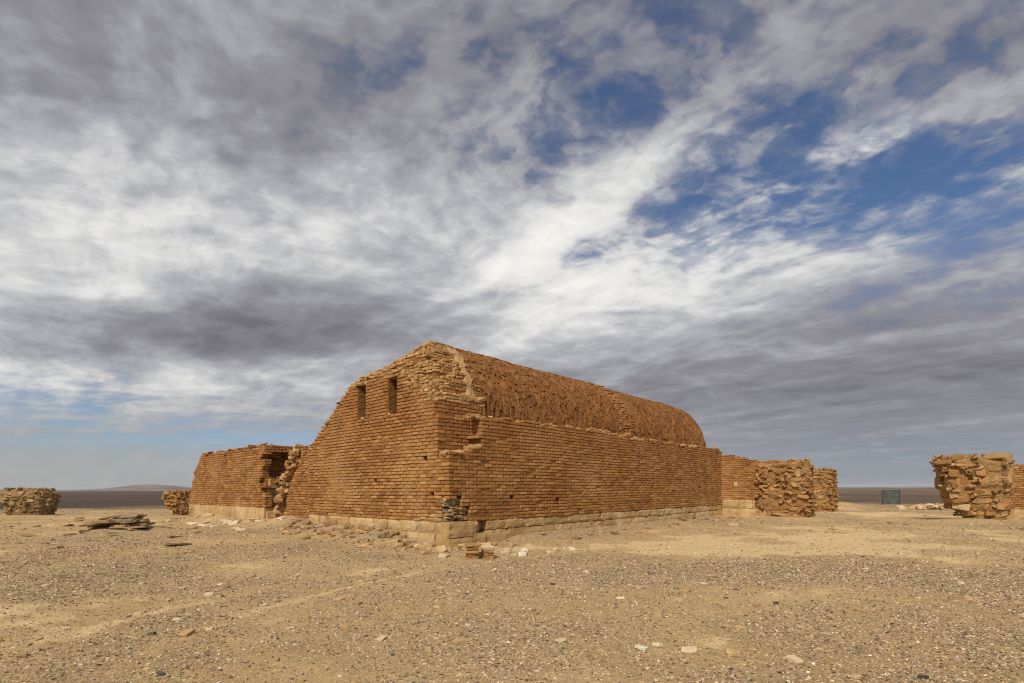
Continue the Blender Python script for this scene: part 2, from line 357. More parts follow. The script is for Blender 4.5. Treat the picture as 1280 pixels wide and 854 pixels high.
for i in range(14):
    v = brick_verts(np.array([[1., 1., 1.]]), np.array([.022, .022, .06]), np.array([[.045]]))[0]
    v[8:12, 1] = -0.5 + RNG.uniform(0, .02, 4)
    BRICK_VARIANTS.append(raw_mesh('brick', v, BF, 4)); BRICK_VARIANTS[-1].materials.append(M_brick)

# irregular stones: convex hulls
def hull(npts, kind, seed):
    r = np.random.default_rng(seed); bm = bmesh.new(); pts = []
    if kind == 'block':                                   # a split block: jittered corners, a few broken off
        for c in BV[:8]:
            q = c * r.uniform(0.72, 1.0, 3)
            if r.random() < 0.4:
                for ax in range(3):
                    e = q.copy(); e[ax] *= r.uniform(0.25, 0.6); pts.append(e)
            else: pts.append(q)
        for i in range(npts):
            q = r.uniform(-.42, .42, 3); ax = r.integers(3); q[ax] = .5 * np.sign(q[ax]) * r.uniform(.9, 1.08); pts.append(q)
    else:
        for i in range(npts):
            d = r.normal(size=3); d /= np.linalg.norm(d); pts.append(d * .5 * r.uniform(.8, 1.1))
    for q in pts: bm.verts.new(q)
    res = bmesh.ops.convex_hull(bm, input=bm.verts)
    bmesh.ops.delete(bm, geom=list({e for e in res['geom_interior'] + res['geom_unused'] if isinstance(e, bmesh.types.BMVert)}), context='VERTS')
    bmesh.ops.triangulate(bm, faces=bm.faces); bmesh.ops.recalc_face_normals(bm, faces=bm.faces)
    bm.verts.index_update(); V = np.array([v.co[:] for v in bm.verts]); F = np.array([[q.index for q in f.verts] for f in bm.faces]); bm.free()
    return V, F
HULLS = [hull(4, 'block', 100 + i) for i in range(24)]       # blocky stones
CHIPS = [hull(7, 'chip', 300 + i) for i in range(12)]        # gravel
def stones_mesh(name, lib, pos, rot, size):
    """one mesh of many stones"""
    idx = RNG.integers(0, len(lib), len(pos)); VV, FF, RR, off = [], [], [], 0
    for i, (V, F) in enumerate(lib):
        sel = np.where(idx == i)[0]
        if not len(sel): continue
        v = np.einsum('nij,nkj->nki', rot[sel], V[None] * size[sel][:, None, :]) + pos[sel][:, None, :]
        VV.append(v.reshape(-1, 3)); n = len(V)
        FF.append((F[None] + (np.arange(len(sel)) * n)[:, None, None]).reshape(-1, 3) + off); off += n * len(sel)
        RR.append(np.repeat(RNG.random(len(sel)), n))
    return raw_mesh(name, np.concatenate(VV), np.concatenate(FF), 3, np.concatenate(RR))
def rots(n, tilt=0.3, base=None):
    out = np.empty((n, 3, 3))
    for i in range(n):
        e = Euler((random.uniform(-tilt, tilt), random.uniform(-tilt, tilt), random.uniform(0, 6.283) if base is None else base + random.uniform(-tilt, tilt)))
        out[i] = np.array(e.to_matrix())
    return out
_LIBS = {}
def stone_data(mat, i):
    key = (mat.name, i)
    if key not in _LIBS:
        V, F = HULLS[i]; me = raw_mesh('stone', V, F, 3); me.materials.append(mat); _LIBS[key] = me
    return _LIBS[key]
def stone(name, mat, loc, size, rot, parent=None, **kw):
    o = link(name, stone_data(mat, random.randrange(len(HULLS))), None, parent, **kw)
    o.location = loc; o.scale = size; o.rotation_euler = rot
    return o
def worn_block(name, sx, sy, sz):
    """weathered footing stone: front broken into an uneven 5 x 4 grid, chipped edges"""
    nx, nz = 6, 5; V = []; F = []
    ox = random.uniform(0, 99)
    for j in range(nz):
        for i in range(nx):
            u, v = i / (nx - 1), j / (nz - 1); e = (i in (0, nx - 1)) + (j in (0, nz - 1))
            dep = (random.uniform(.0, .035) if e else 0) + (random.uniform(.0, .05) if e == 2 else 0) + .045 * (float(fbm(np.array(u * sx * 4 + ox), np.array(v * sz * 5.), 231, 3)) - .4)
            V.append(((u - .5) * sx + (random.uniform(-.012, .012) if 0 < i < nx - 1 else 0), -sy / 2 + dep, (v - .5) * sz + (random.uniform(-.012, .012) if 0 < j < nz - 1 else (random.uniform(-.02, 0) if j else 0))))
    n = nx * nz
    V += [(v[0], sy / 2, v[2]) for v in V]
    for j in range(nz - 1):
        for i in range(nx - 1):
            a = j * nx + i; F.append((a, a + 1, a + nx + 1, a + nx))
    ring = [i for i in range(nx)] + [j * nx + nx - 1 for j in range(1, nz)] + [(nz - 1) * nx + i for i in range(nx - 2, -1, -1)] + [j * nx for j in range(nz - 2, 0, -1)]
    for a, b in zip(ring, ring[1:] + ring[:1]): F.append((b, a, a + n, b + n))
    return raw_mesh(name, V, F, 4)
def block_mesh(name, sx, sy, sz, ch=0.02, jit=0.008):
    """dressed block: chamfered box, front -y, origin at its centre"""
    v = brick_verts(np.array([[sx, sy, sz]]), jit, np.array([[ch]]))[0]
    return raw_mesh(name, v, BF, 4)

# ------------------------------------------------------------------ ground
def build_ground():
    na = 720; th = np.linspace(-math.pi, math.pi, na, endpoint=False)
    # angles crowded towards the view
    th = th - 0.72 * np.sin(th)
    rr = [0.0, 0.8, 1.6]; r = 2.2
    while r < 18000:
        rr.append(r); r *= 1.016 if r < 60 else (1.06 if r < 600 else 1.2)
    rr = np.array(rr[1:]); R_, T_ = np.meshgrid(rr, th, indexing='ij')
    X = R_ * np.sin(T_); Y = R_ * np.cos(T_); Z = gz(X, Y)
    V = np.stack([X, Y, Z], -1).reshape(-1, 3); nr = len(rr)
    i = np.arange(nr - 1)[:, None] * na; j = np.arange(na)[None]; j2 = (j + 1) % na
    F = np.stack([i + j, i + na + j, i + na + j2, i + j2], -1).reshape(-1, 4)[:, ::-1]
    me = raw_mesh('ground', V, F, 4)
    bm = bmesh.new(); bm.from_mesh(me); bm.verts.ensure_lookup_table()
    bm.faces.new([bm.verts[k] for k in range(na)]); bmesh.ops.recalc_face_normals(bm, faces=bm.faces)
    bm.to_mesh(me); bm.free()
    a = me.attributes.new('gravel', 'FLOAT', 'POINT'); a.data.foreach_set('value', gravel(V[:, 0], V[:, 1]).astype(np.float32))
    me.polygons.foreach_set('use_smooth', np.ones(len(me.polygons), bool))
    link('ground', me, M_ground, kind='structure')
build_ground()

def build_hills():
    """low swells on the far horizon"""
    m, k, b = new_mat('far_hill', 1.0); p = geo_pos(k)
    k.put(b.inputs['Base Color'], k.mix(k.step(k.noise(p, 0.004, 5), 0.35, 0.65), (0.10, 0.075, 0.065), (0.22, 0.155, 0.11)))
    for cx, cy, ax, ay, h in ((-2700, 3900, 330, 300, 52), (-2500, 4300, 1500, 300, 30), (-5200, 4600, 1600, 500, 24), (3600, 5200, 2600, 400, 20), (5200, 5600, 1500, 400, 24)):
        n = 40; U, Vv = np.meshgrid(np.linspace(-2.2, 2.2, n), np.linspace(-2.2, 2.2, n), indexing='ij')
        X = cx + U * ax; Y = cy + Vv * ay
        Z = h * np.exp(-U ** 2 - Vv ** 2) * (0.75 + 0.5 * fbm(X * 0.004, Y * 0.004, 61)) - 3
        V = np.stack([X, Y, Z], -1).reshape(-1, 3)
        i = np.arange(n - 1)[:, None] * n; j = np.arange(n - 1)[None]
        F = np.stack([i + j, i + n + j, i + n + j + 1, i + j + 1], -1).reshape(-1, 4)
        o = link('hill', raw_mesh('hill', V, F, 4), m, kind='structure')
build_hills()

# ------------------------------------------------------------------ brick walls from a solid grid
VT, VZ = 0.15, 0.10
def vox_mesh(name, M, t0, s0, z0, inset=0.0):
    """surface of the solid cells as one closed mesh, welded"""
    Pd = np.pad(M, 1); quads = []
    c = np.argwhere(M)
    def emit(cells, corners):
        quads.append(cells[:, None, :] + np.array(corners)[None])
    for ax, sg, corners in ((0, -1, [(0, 0, 0), (0, 0, 1), (0, 1, 1), (0, 1, 0)]), (0, 1, [(1, 0, 0), (1, 1, 0), (1, 1, 1), (1, 0, 1)]),
                            (1, -1, [(0, 0, 0), (1, 0, 0), (1, 0, 1), (0, 0, 1)]), (1, 1, [(0, 1, 0), (0, 1, 1), (1, 1, 1), (1, 1, 0)]),
                            (2, 1, [(0, 0, 1), (1, 0, 1), (1, 1, 1), (0, 1, 1)]), (2, -1, [(0, 0, 0), (0, 1, 0), (1, 1, 0), (1, 0, 0)])):
        d = [0, 0, 0]; d[ax] = sg
        nb = Pd[c[:, 0] + 1 + d[0], c[:, 1] + 1 + d[1], c[:, 2] + 1 + d[2]]
        emit(c[~nb], corners)
    Q = np.concatenate(quads).reshape(-1, 3)
    u, inv = np.unique(Q, axis=0, return_inverse=True)
    V = u * np.array([VT, VT, VZ]) + np.array([t0, s0, z0])
    V = V + (RNG.uniform(-1, 1, V.shape)) * np.array([0.006, 0.006, 0.004])
    return raw_mesh(name, V, inv.reshape(-1, 4), 4)

def face_bricks(M, t0, s0, z0, face, proud=0.023, miss=0.008):
    """bricks on the -t or -s side of the solid cells: list of (pos, axis, size, depth_index)"""
    out = []; nt, ns, nz = M.shape
    A = M if face == 't' else np.swapaxes(M, 0, 1)          # A[depth, run, z]
    any_ = A.any(0); first = np.argmax(A, 0)
    for k in range(nz):
        j = -(k % 2)
        nrun = A.shape[1]
        while j < nrun:
            cells = [q for q in (j, j + 1) if 0 <= q < nrun and any_[q, k]]
            j += 2
            if not cells: continue
            groups = [cells] if len(cells) == 1 or abs(first[cells[0], k] - first[cells[1], k]) == 0 else [[cells[0]], [cells[1]]]
            for g in groups:
                if random.random() < miss: continue
                d = first[g[0], k] * VT; c0 = g[0] * VT; c1 = (g[-1] + 1) * VT
                if c0 < .6 and (k % 2 == 0) == (face == 't') and (g[0] == 0 or not any_[g[0] - 1, k] or first[g[0] - 1, k] > first[g[0], k]): c0 -= proud * 1.7
                ln = c1 - c0 - random.uniform(0.022, 0.042); hh = VZ - random.uniform(0.016, 0.030)
                dep = 0.27; rc = (c0 + c1) / 2; pr = proud + random.uniform(-0.006, 0.006) - (random.uniform(.012, .024) if random.random() < .07 else 0) + 0.05 * (float(fbm(np.array(rc * .9), np.array(k * .09), 201, 3)) - .5)
                run = (c0 + c1) / 2 + random.uniform(-.006, .006); z = z0 + (k + 0.5) * VZ + random.uniform(-.003, .003) + .055 * (float(fbm(np.array(rc * .5), np.array(k * .05), 203, 3)) - .5)
                if face == 't': out.append(((t0 + d - pr + dep / 2, s0 + run, z), 't', (ln, dep, hh), first[g[0], k], k))
                else: out.append(((t0 + run, s0 + d - pr + dep / 2, z), 's', (ln, dep, hh), first[g[0], k], k))
    return out
# brick axes in the building frame: local x = run, local -y = front
ROT_T = np.array([[0, 1, 0], [-1, 0, 0], [0, 0, 1]], float)     # front looks to -t
ROT_S = np.array([[1, 0, 0], [0, 1, 0], [0, 0, 1]], float)      # front looks to -s
def wob(base, a):
    e = Euler((random.uniform(-a, a), random.uniform(-a, a), random.uniform(-a, a)))
    return base @ np.array(e.to_matrix())
def lay(bricks, name, mat, parent, wobble=0.012, jit=0.005, wear=0.012):
    if not bricks: return
    pos = np.array([b[0] for b in bricks]); size = np.array([b[2] for b in bricks])
    rot = np.array([wob(ROT_T if b[1] == 't' else ROT_S, wobble) for b in bricks])
    return link(name, bricks_mesh(name, pos, rot, size, jit, wear), mat, parent, kind='stuff')
def lay_single(bricks, parent):
    for b in bricks:
        o = link('brick', random.choice(BRICK_VARIANTS), None, parent)
        rot = wob(ROT_T if b[1] == 't' else ROT_S, 0.012)
        o.matrix_local = Matrix.Translation(b[0]) @ Matrix(rot.tolist()).to_4x4() @ Matrix.Diagonal((*b[2], 1))
def screen_size(b):
    p = wp(*b[0]); n = Vector((RX, RY, 0)) if b[1] == 's' else Vector((LX, LY, 0))
    q = p + n * b[2][0]
    return abs(q.x / q.y - p.x / p.y) * 650, (p.x / p.y, (p.z - CAMZ) / p.y)

# ------------------------------------------------------------------ the great hall
hall = thing('ruined_hall', 'long ruined hall of orange brick with barrel vault and two slit windows', 'ruin'); hall.matrix_world = FRAME
NT_, NS_, NZ_ = 130, 51, 60
Z0 = 0.64
tt = (np.arange(NT_) + .5) * VT; ss = (np.arange(NS_) + .5) * VT; zc = Z0 + (np.arange(NZ_) + .5) * VZ
T3, S3, Z3 = np.meshgrid(tt, ss, zc, indexing='ij')
SC, SA, VZ0, VH = 3.83, 3.25, 3.5, 2.90          # vault section: centre, half span, spring, rise
def ell(s): return VZ0 + VH * np.sqrt(np.clip(1 - ((s - SC) / SA) ** 2, 0, 1))
def build_hall():
    M = np.zeros((NT_, NS_, NZ_), bool)
    # long wall
    top = 3.62 + (fbm(T3 * 0.9, S3 * 0 + 3, 71, 3) - .5) * 0.22 - sm(18.6, 19.5, T3) * 0.12
    M |= (S3 < 0.9) & (Z3 < top)
    # other long wall, far side
    M |= (S3 > 6.75) & (Z3 < 2.9) & (T3 < 19.5)
    # end wall with its broken top
    H0 = np.interp(S3, [0, .42, .9, 1.5, 2.05, 2.3, 3.3, 4.4, 4.8, 5.24, 6.0, 6.84, 7.66], [3.62, 3.78, 4.10, 4.46, 4.86, 5.06, 5.14, 5.04, 4.88, 4.64, 4.09, 3.53, 2.98])
    H0 = H0 + (fbm(S3 * 2.3, T3 * 2.3, 77, 3) - .5) * 0.16
    slope = np.interp(S3, [0, .6, 1.2, 2, 3.2, 4.2, 5, 5.8, 7], [0.1, .3, .55, .75, .66, .55, .5, .5, .4])
    lip = 0.62 * np.exp(-((S3 - 1.55) / 0.75) ** 2) * sm(0.28, 0.5, T3)      # the ledge of broken courses beside the window
    H = H0 + slope * np.clip(T3 - 0.1, 0, 9) + lip
    H = np.minimum(np.minimum(H, ell(S3) + 0.02), 6.16 + (fbm(S3 * 2, T3 * 2, 79, 2) - .5) * .12)
    M |= (T3 < 1.9) & (Z3 < H) & ((T3 < 1.2) | (S3 > 0.45))
    # the outer skin has fallen off at the upper corner
    ledge = np.interp(T3, [0, .6, 1.3], [2.46, 2.50, 2.78]) + (fbm(T3 * 3, S3 * 3, 5, 2) - .5) * .12
    M &= ~((S3 < 0.43) & (T3 < 1.2 + (fbm(Z3 * 5, S3 * 0, 9, 2) - .5) * .2) & (Z3 > ledge))
    # patch of lost bricks over the corner stone
    M &= ~((S3 < 0.29) & (T3 < 0.44) & (Z3 < 1.3 + (fbm(T3 * 5, S3 * 5, 13, 2) - .5) * .4)) & ~((S3 < 0.16) & (T3 < 0.74) & (Z3 < 1.05 + (fbm(T3 * 6, Z3 * 6, 3, 2) - .5) * .3))
    # windows
    for a, b in ((2.25, 2.7), (3.9, 4.35)):
        M &= ~((S3 > a) & (S3 < b) & (Z3 > 3.78) & (Z3 < 4.82) & (T3 < 2.0))
    for _ in range(5):           # pitted spots
        i = random.randrange(2, NS_ - 2); k = random.randrange(2, 36)
        if random.random() < .5: M[0, i:i + 1, k] = False
        else: M[random.randrange(4, 120):, 0, k][:1] = False
    bt = face_bricks(M, 0, 0, Z0, 't'); bs = face_bricks(M, 0, 0, Z0, 's')
    bs = [b for b in bs if b[3] * VT < 3 and b[0][1] < 3.6]
    core = M & np.concatenate([M[:, :, 1:], np.zeros((NT_, NS_, 1), bool)], 2)
    mort = link('masonry_core', vox_mesh('masonry_core', core, 0, 0, Z0), M_mortar, hall)
    def pale(b): return b[0][2] > 3.6 and (b[3] * VT > 0.1 and b[1] == 't' or (b[1] == 's' and (b[0][2] > 3.95 and b[0][0] < 2.2))) or (b[1] == 't' and b[0][2] > 4.86) or (b[1] == 't' and b[0][1] < 2.2 and b[0][2] < 1.0 - .18 * b[0][1] + random.uniform(-.06, .06))
    pl = [b for b in bt + bs if pale(b)]; rest = [b for b in bt + bs if not pale(b)]
    lay([b for b in pl if random.random() > .07], 'broken_brickwork', M_brickpale, hall, wobble=0.09, jit=0.016, wear=0.015)
    rest.sort(key=lambda b: -screen_size(b)[0])
    single, joined = [], []
    for b in rest:
        sx, (u, v) = screen_size(b)
        if len(single) < 300 and b[3] == 0: single.append(b)
        else: joined.append(b)
    lay_single(single, mort)
    lay(joined, 'brickwork', M_brick, hall)
    # loose bricks and mud along the wall tops
    pos, rot, size = [], [], []
    for i in range(150):
        t = random.uniform(0.8, 19.4); pos.append((t, random.uniform(0.03, .5), 3.62 + float(fbm(np.array(t * .9), np.array(3.), 71, 3) - .5) * .22 + random.uniform(-.06, .05)))
        rot.append(wob(ROT_S, 0.35)); size.append((random.uniform(.12, .3), random.uniform(.12, .28), random.uniform(.05, .09)))
    for i in range(40):
        t = random.uniform(0, 1.25); pos.append((t, random.uniform(0.02, .4), float(np.interp(t, [0, .6, 1.3], [2.46, 2.50, 2.78])) + random.uniform(-.02, .05)))
        rot.append(wob(ROT_S, 0.4)); size.append((random.uniform(.1, .25), random.uniform(.1, .25), random.uniform(.04, .08)))
    for a, b in ((2.25, 2.7), (3.9, 4.35)):
        for i in range(9):
            e = random.uniform(a - .05, b + .05); z = 4.87 if i < 6 else 3.74
            pos.append((random.uniform(.0, .12), e + random.uniform(-.03, .03), z)); rot.append(wob(ROT_T, .25)); size.append((random.uniform(.08, .2), random.uniform(.1, .25), random.uniform(.05, .1)))
    for i in range(90):
        s_ = random.uniform(2.6, 7.6); z = float(np.interp(s_, [2.3, 3.3, 4.4, 4.8, 5.24, 6.0, 6.84, 7.66], [5.06, 5.14, 5.04, 4.88, 4.64, 4.09, 3.53, 2.98]))
        pos.append((random.uniform(.02, .5), s_, z + random.uniform(-.08, .03))); rot.append(wob(ROT_T, .3)); size.append((random.uniform(.12, .3), random.uniform(.12, .28), random.uniform(.05, .09)))
    link('wall_top_debris', stones_mesh('wall_top_debris', HULLS, np.array(pos), np.array(rot), np.array(size)), M_brickpale, hall, kind='stuff')
    # rubble in the broken patch above the corner stone
    for i in range(44):
        z = random.uniform(.66, 1.25); lim = .74 if z < 1.0 else .44
        t = random.uniform(.02, lim)
        o = stone('stone', M_grey if i % 2 else M_stone, (t, .17 + random.uniform(-.03, .06) if t > .25 else random.uniform(.12, .25), z), (random.uniform(.12, .28), .2, random.uniform(.04, .09)), (random.uniform(-.1, .1), random.uniform(-.15, .15), random.uniform(-.3, .3)), hall)
build_hall()

def build_vault():
    # core shell
    T0, T1 = 1.5, 18.86
    def front(s): return float(np.interp(s, [.5, 1.2, 2.0, 2.4, 3.0, 3.8, 4.6, 7.2], [1.5, 1.72, 1.85, 2.0, 2.9, 4.8, 6.2, 6.5]))
    na, nt = 48, 60
    ph = np.linspace(0.0, math.pi, na); tv = np.linspace(T0, T1, nt); V = []
    for i, t in enumerate(tv):
        for a in ph:
            fall = 0.0
            s_ = SC - (SA - .07) * math.cos(a); f_ = front(s_); V.append((f_ + (T1 - f_) * i / (nt - 1), s_, VZ0 + (VH - .07) * math.sin(a) - fall))
    V = np.array(V); V[:, 1:] += (fbm(V[:, 0:1] * 1.3, V[:, 1:2] * 1.3, 91, 3) - .5) * 0.08
    i = np.arange(nt - 1)[:, None] * na; j = np.arange(na - 1)[None]
    F = np.stack([i + j, i + j + 1, i + na + j + 1, i + na + j], -1).reshape(-1, 4).tolist()
    F.append([k for k in range(na)][::-1]); F.append([(nt - 1) * na + k for k in range(na)])
    me = bpy.data.meshes.new('vault'); me.from_pydata(V.tolist(), [], F); me.update()
    vault = link('vault', me, M_vault, hall)
    # arch bricks on edge
    pos, rot, size, p2, r2, s2 = [], [], [], [], [], []
    arc = [0.0]; PH = np.linspace(0, math.pi * 0.62, 400)
    for a, b in zip(PH[:-1], PH[1:]):
        arc.append(arc[-1] + math.hypot(SA * (math.cos(a) - math.cos(b)), VH * (math.sin(b) - math.sin(a))))
    arc = np.array(arc)
    def frame(l):
        a = np.interp(l, arc, PH); s = SC - SA * math.cos(a); z = VZ0 + VH * math.sin(a)
        n = Vector((0, -math.cos(a) / SA, math.sin(a) / VH)).normalized(); up = Vector((0, math.sin(a) * SA, math.cos(a) * VH)).normalized()
        return a, s, z, n, up
    t = T0; col = 0
    seam = lambda l: 10.5 + 0.08 * l + 0.12 * math.sin(l * 3)
    while t < T1:
        wdt = random.uniform(.055, .085); l = random.uniform(0, .25)
        while l < arc[-1] - .2:
            ln = random.uniform(.16, .34); lc = l + ln / 2; l += ln + .015
            a, s, z, n, up = frame(lc)
            if t < front(s) - .05 + random.uniform(0, .15): continue
            w_ = seam(lc) - t
            if -0.35 < w_ < 0.35: continue
            if random.random() < 0.02: continue
            out = random.uniform(-.035, .03) - .045 + .10 * (float(fbm(np.array(t * 1.3), np.array(lc * 1.3), 93, 3)) - .5) + (-0.015 if t > 10.8 else 0)
            m = np.array(Matrix((Vector((1, 0, 0)), -n, up)).transposed())    # local x = t, -y = outward, z = along the arc
            rot.append(wob(m, 0.09)); c = Vector((t + random.uniform(-.012, .012), s, z)) + n * (out)
            pos.append(c); size.append((wdt * random.uniform(.8, .98), .14, ln))
        t += wdt
    # the seam: flat courses showing where a cross wall stood
    l = 0.05
    while l < arc[-1] - .3:
        a, s, z, n, up = frame(l)
        for q in range(3):
            tc_ = seam(l) - .3 + .27 * q + random.uniform(-.05, .05)
            m = np.array(Matrix((Vector((1, 0, 0)), -n, up)).transposed())
            p2.append(Vector((tc_, s, z)) + n * random.uniform(-.05, .05)); r2.append(wob(m, .1)); s2.append((random.uniform(.2, .3), .16, random.uniform(.06, .09)))
        l += .105
    link('arch_brickwork', bricks_mesh('arch_brickwork', np.array(pos), np.array(rot), np.array(size), .008, .010), M_vault, hall, kind='stuff')
    link('seam_brickwork', bricks_mesh('seam_brickwork', np.array(p2), np.array(r2), np.array(s2), .01, .012), M_brick, hall, kind='stuff')
    # plaster skin left along the broken edge of the vault
    nl, nw = 40, 8; V = []
    for q in range(nl):
        l = .55 + (2.9 - .55) * q / (nl - 1); a, s, z, n, up = frame(l)
        ta = front(s) - .28 + (float(fbm(np.array(l * 4.), np.array(1.), 95, 3)) - .5) * .3
        tb = front(s) + .0 + (float(fbm(np.array(l * 3.), np.array(7.), 97, 3)) - .5) * .55
        for r in range(nw):
            e = r / (nw - 1); p = Vector((ta + (tb - ta) * e, s, z)) + n * (.09 - (.12 if r in (0, nw - 1) or q in (0, nl - 1) else 0) + random.uniform(-.012, .012))
            V.append(p)
    i = np.arange(nl - 1)[:, None] * nw; j = np.arange(nw - 1)[None]
    F = np.stack([i + j, i + j + 1, i + nw + j + 1, i + nw + j], -1).reshape(-1, 4).tolist()
    me = bpy.data.meshes.new('plaster'); me.from_pydata([tuple(v) for v in V], [], F); me.update()
    o = link('plaster', me, M_plaster, hall); sd = o.modifiers.new('s', 'SOLIDIFY'); sd.thickness = .06
build_vault()

def plinth(parent, run0, run1, face, rows, wmin, wmax, off=0.0, skip=None, proud=0.03, back=0.5):
    """dressed stone blocks along a wall foot; rows: list of (z0, z1, extra proud)"""
    for z0, z1, ex in rows:
        r = run0
        while r < run1 - 1e-3:
            wd = random.uniform(wmin, wmax)
            if run1 - r - wd < wmin * .6: wd = run1 - r
            mid = r + wd / 2
            if not (skip and skip(mid, (z0 + z1) / 2)):
                pr = proud + ex + random.uniform(-.02, .02); dep = .3
                me = worn_block('stone_block', wd - random.uniform(.004, .016), dep, z1 - z0 - random.uniform(.002, .012))
                o = link('stone_block', me, M_stone, parent)
                base = ROT_T if face == 't' else ROT_S
                p = (off - pr + dep / 2, mid, (z0 + z1) / 2) if face == 't' else (mid, off - pr + dep / 2, (z0 + z1) / 2)
                o.matrix_local = Matrix.Translation(p) @ Matrix(base.tolist()).to_4x4()
            r += wd
def box_core(name, t0, t1, s0, s1, z0, z1, mat, parent):
    bm = bmesh.new(); bmesh.ops.create_cube(bm, size=1.0, matrix=Matrix.Translation(((t0 + t1) / 2, (s0 + s1) / 2, (z0 + z1) / 2)) @ Matrix.Diagonal((t1 - t0, s1 - s0, z1 - z0, 1)))
    me = bpy.data.meshes.new(name); bm.to_mesh(me); bm.free(); return link(name, me, mat, parent)
# hall plinth
box_core('plinth_core', 0.0, 19.5, 0.30, 0.95, -.4, .645, M_plinth, hall)
box_core('plinth_core', 0.0, 0.95, 0.96, 7.65, -.4, .645, M_plinth, hall)
plinth(hall, 0.03, 7.63, 't', [(.33, .64, 0), (-.25, .325, .055)], .42, .8)
plinth(hall, 1.42, 19.5, 's', [(.36, .64, 0), (-.25, .355, .02)], .7, 1.3)
def corner_stones():
    for (t0, t1, z0, z1, pr) in ((-.02, 1.03, .22, .655, .05), (-.04, .82, -.25, .215, .06), (.83, 1.41, -.25, .30, .04), (1.05, 1.41, .31, .64, -.22)):
        me = worn_block('stone_block', t1 - t0, .34, z1 - z0); o = link('stone_block', me, M_stone if pr > 0 else M_dull, hall)
        o.matrix_local = Matrix.Translation(((t0 + t1) / 2, -pr + .17, (z0 + z1) / 2))
corner_stones()

# ------------------------------------------------------------------ other brick walls in the same frame
def brick_wall(name, label, t0, s0, z0, shape, solid, faces=('t', 's'), z_base=None, mats=(M_brick, M_mortar), smax=99, wobble=.015):
    o = thing(name, label, 'ruin' if 'wing' in name else 'wall'); o.matrix_world = FRAME
    nt, ns, nz = shape
    T, S_, Z = np.meshgrid(t0 + (np.arange(nt) + .5) * VT, s0 + (np.arange(ns) + .5) * VT, z0 + (np.arange(nz) + .5) * VZ, indexing='ij')
    M = solid(T, S_, Z)
    bl = []
    for f in faces: bl += face_bricks(M, t0, s0, z0, f, miss=.012)
    core = M & np.concatenate([M[:, :, 1:], np.zeros((nt, ns, 1), bool)], 2)
    link('masonry_core', vox_mesh('masonry_core', core, t0, s0, z0), mats[1], o)
    lay(bl, 'brickwork', mats[0], o, wobble=wobble, jit=.007)
    return o
# the wing beyond the doorway
def wing_solid(T, S_, Z):
    top = 3.36 + (fbm(S_ * 1.2, T * 1.2, 101, 3) - .5) * .22 - sm(12.5, 18.9, S_) * .04
    edge = np.interp(Z, [.6, 1.2, 1.8, 2.4, 3.0, 3.4], [20.8, 20.75, 20.4, 20.0, 19.4, 18.9]) + (fbm(Z * 4, T * 2, 103, 2) - .5) * .3
    m = (T < 1.15) & (S_ < edge) & (Z < top)
    m |= (S_ < 12.3) & (Z < top + .02 - sm(2, 4, T) * .15) & (T < 4.2)
    rg = fbm(T * 2.2, Z * 2.2, 7, 3)
    m &= ~((S_ < 11.7 + (rg - .5) * .9) & (T > .1 + .4 * (fbm(Z * 4, T * 0, 17, 2) - .4)) & (T < 2.6) & (Z < 3.12))
    m &= ~((S_ < 12.2) & (T > .35) & (T < 1.5) & (Z < 2.85 + (rg - .5) * .5) & (Z > 2.1))
    return m
wing = brick_wall('ruined_wing', 'low flat topped brick wing beyond the broken doorway of the hall', 0, 11.4, .80, (28, 64, 28), wing_solid)
box_core('plinth_core', 0.02, 1.1, 11.42, 20.7, -.4, .79, M_plinth, wing)
plinth(wing, 11.42, 20.8, 't', [(-.2, .80, .02)], .7, 1.4)
for (a, b, z0, z1, mm, pr) in ((0.24, .85, .64, 1.05, M_stone, .0), (.86, 1.6, .64, 1.15, M_stone, -.05), (.24, 1.0, 1.06, 1.55, M_stone, -.05), (1.01, 1.7, 1.17, 1.6, M_dull, -.02),
                                (.24, .7, 1.57, 2.0, M_stone, .02), (.71, 1.4, 1.62, 2.05, M_dull, -.08), (.04, .6, -.2, .63, M_stone, .08), (.61, 1.5, -.2, .63, M_stone, .04)):
    me = block_mesh('stone_block', b - a - .01, .34, z1 - z0 - .01, .025, .015); o = link('stone_block', me, mm, wing)
    o.matrix_local = Matrix.Translation(((a + b) / 2, 11.62 - pr + (-.2 if z1 < .64 else 0) + .1, (z0 + z1) / 2))
def wing_debris():
    pos, rot, size = [], [], []
    for i in range(90):
        s_ = random.uniform(11.5, 18.9); pos.append((random.uniform(0, .5), s_, 3.36 - float(sm(12.5, 18.9, s_)) * .04 + random.uniform(-.12, .06))); rot.append(wob(ROT_T, .3)); size.append((random.uniform(.12, .32), random.uniform(.12, .28), random.uniform(.05, .09)))
    link('wall_top_debris', stones_mesh('wall_top_debris', HULLS, np.array(pos), np.array(rot), np.array(size)), M_brick, wing, kind='stuff')
wing_debris()
# broken door wall between hall and wing
def door_solid(T, S_, Z):
    top = np.interp(S_, [7.6, 9.3, 9.7, 10.0, 10.43, 10.9, 11.3], [3.2, 3.15, 2.9, 2.5, 1.9, .75, .2]) + (fbm(S_ * 3, T * 3, 107, 3) - .5) * .35
    return (Z < top) & (T > .44)
dw = brick_wall('broken_wall', 'collapsed brick wall end with rubble edge between hall and low wing', 0.45, 7.65, .34, (6, 24, 31), door_solid, faces=('t',))
def door_rubble():
    for i in range(190):
        s = random.uniform(9.2, 11.4); top = float(np.interp(s, [9.3, 9.7, 10.0, 10.43, 10.9, 11.3], [3.15, 2.9, 2.5, 1.9, .75, .25]))
        z = top + random.uniform(-.5, .12)
        stone('stone', M_rubble if i % 5 else M_tan, (.40 + random.uniform(-.16, .5), s, z), (random.uniform(.16, .42), random.uniform(.16, .4), random.uniform(.09, .2)),
              (random.uniform(-.3, .3), random.uniform(-.3, .3), random.uniform(0, 6)), dw)
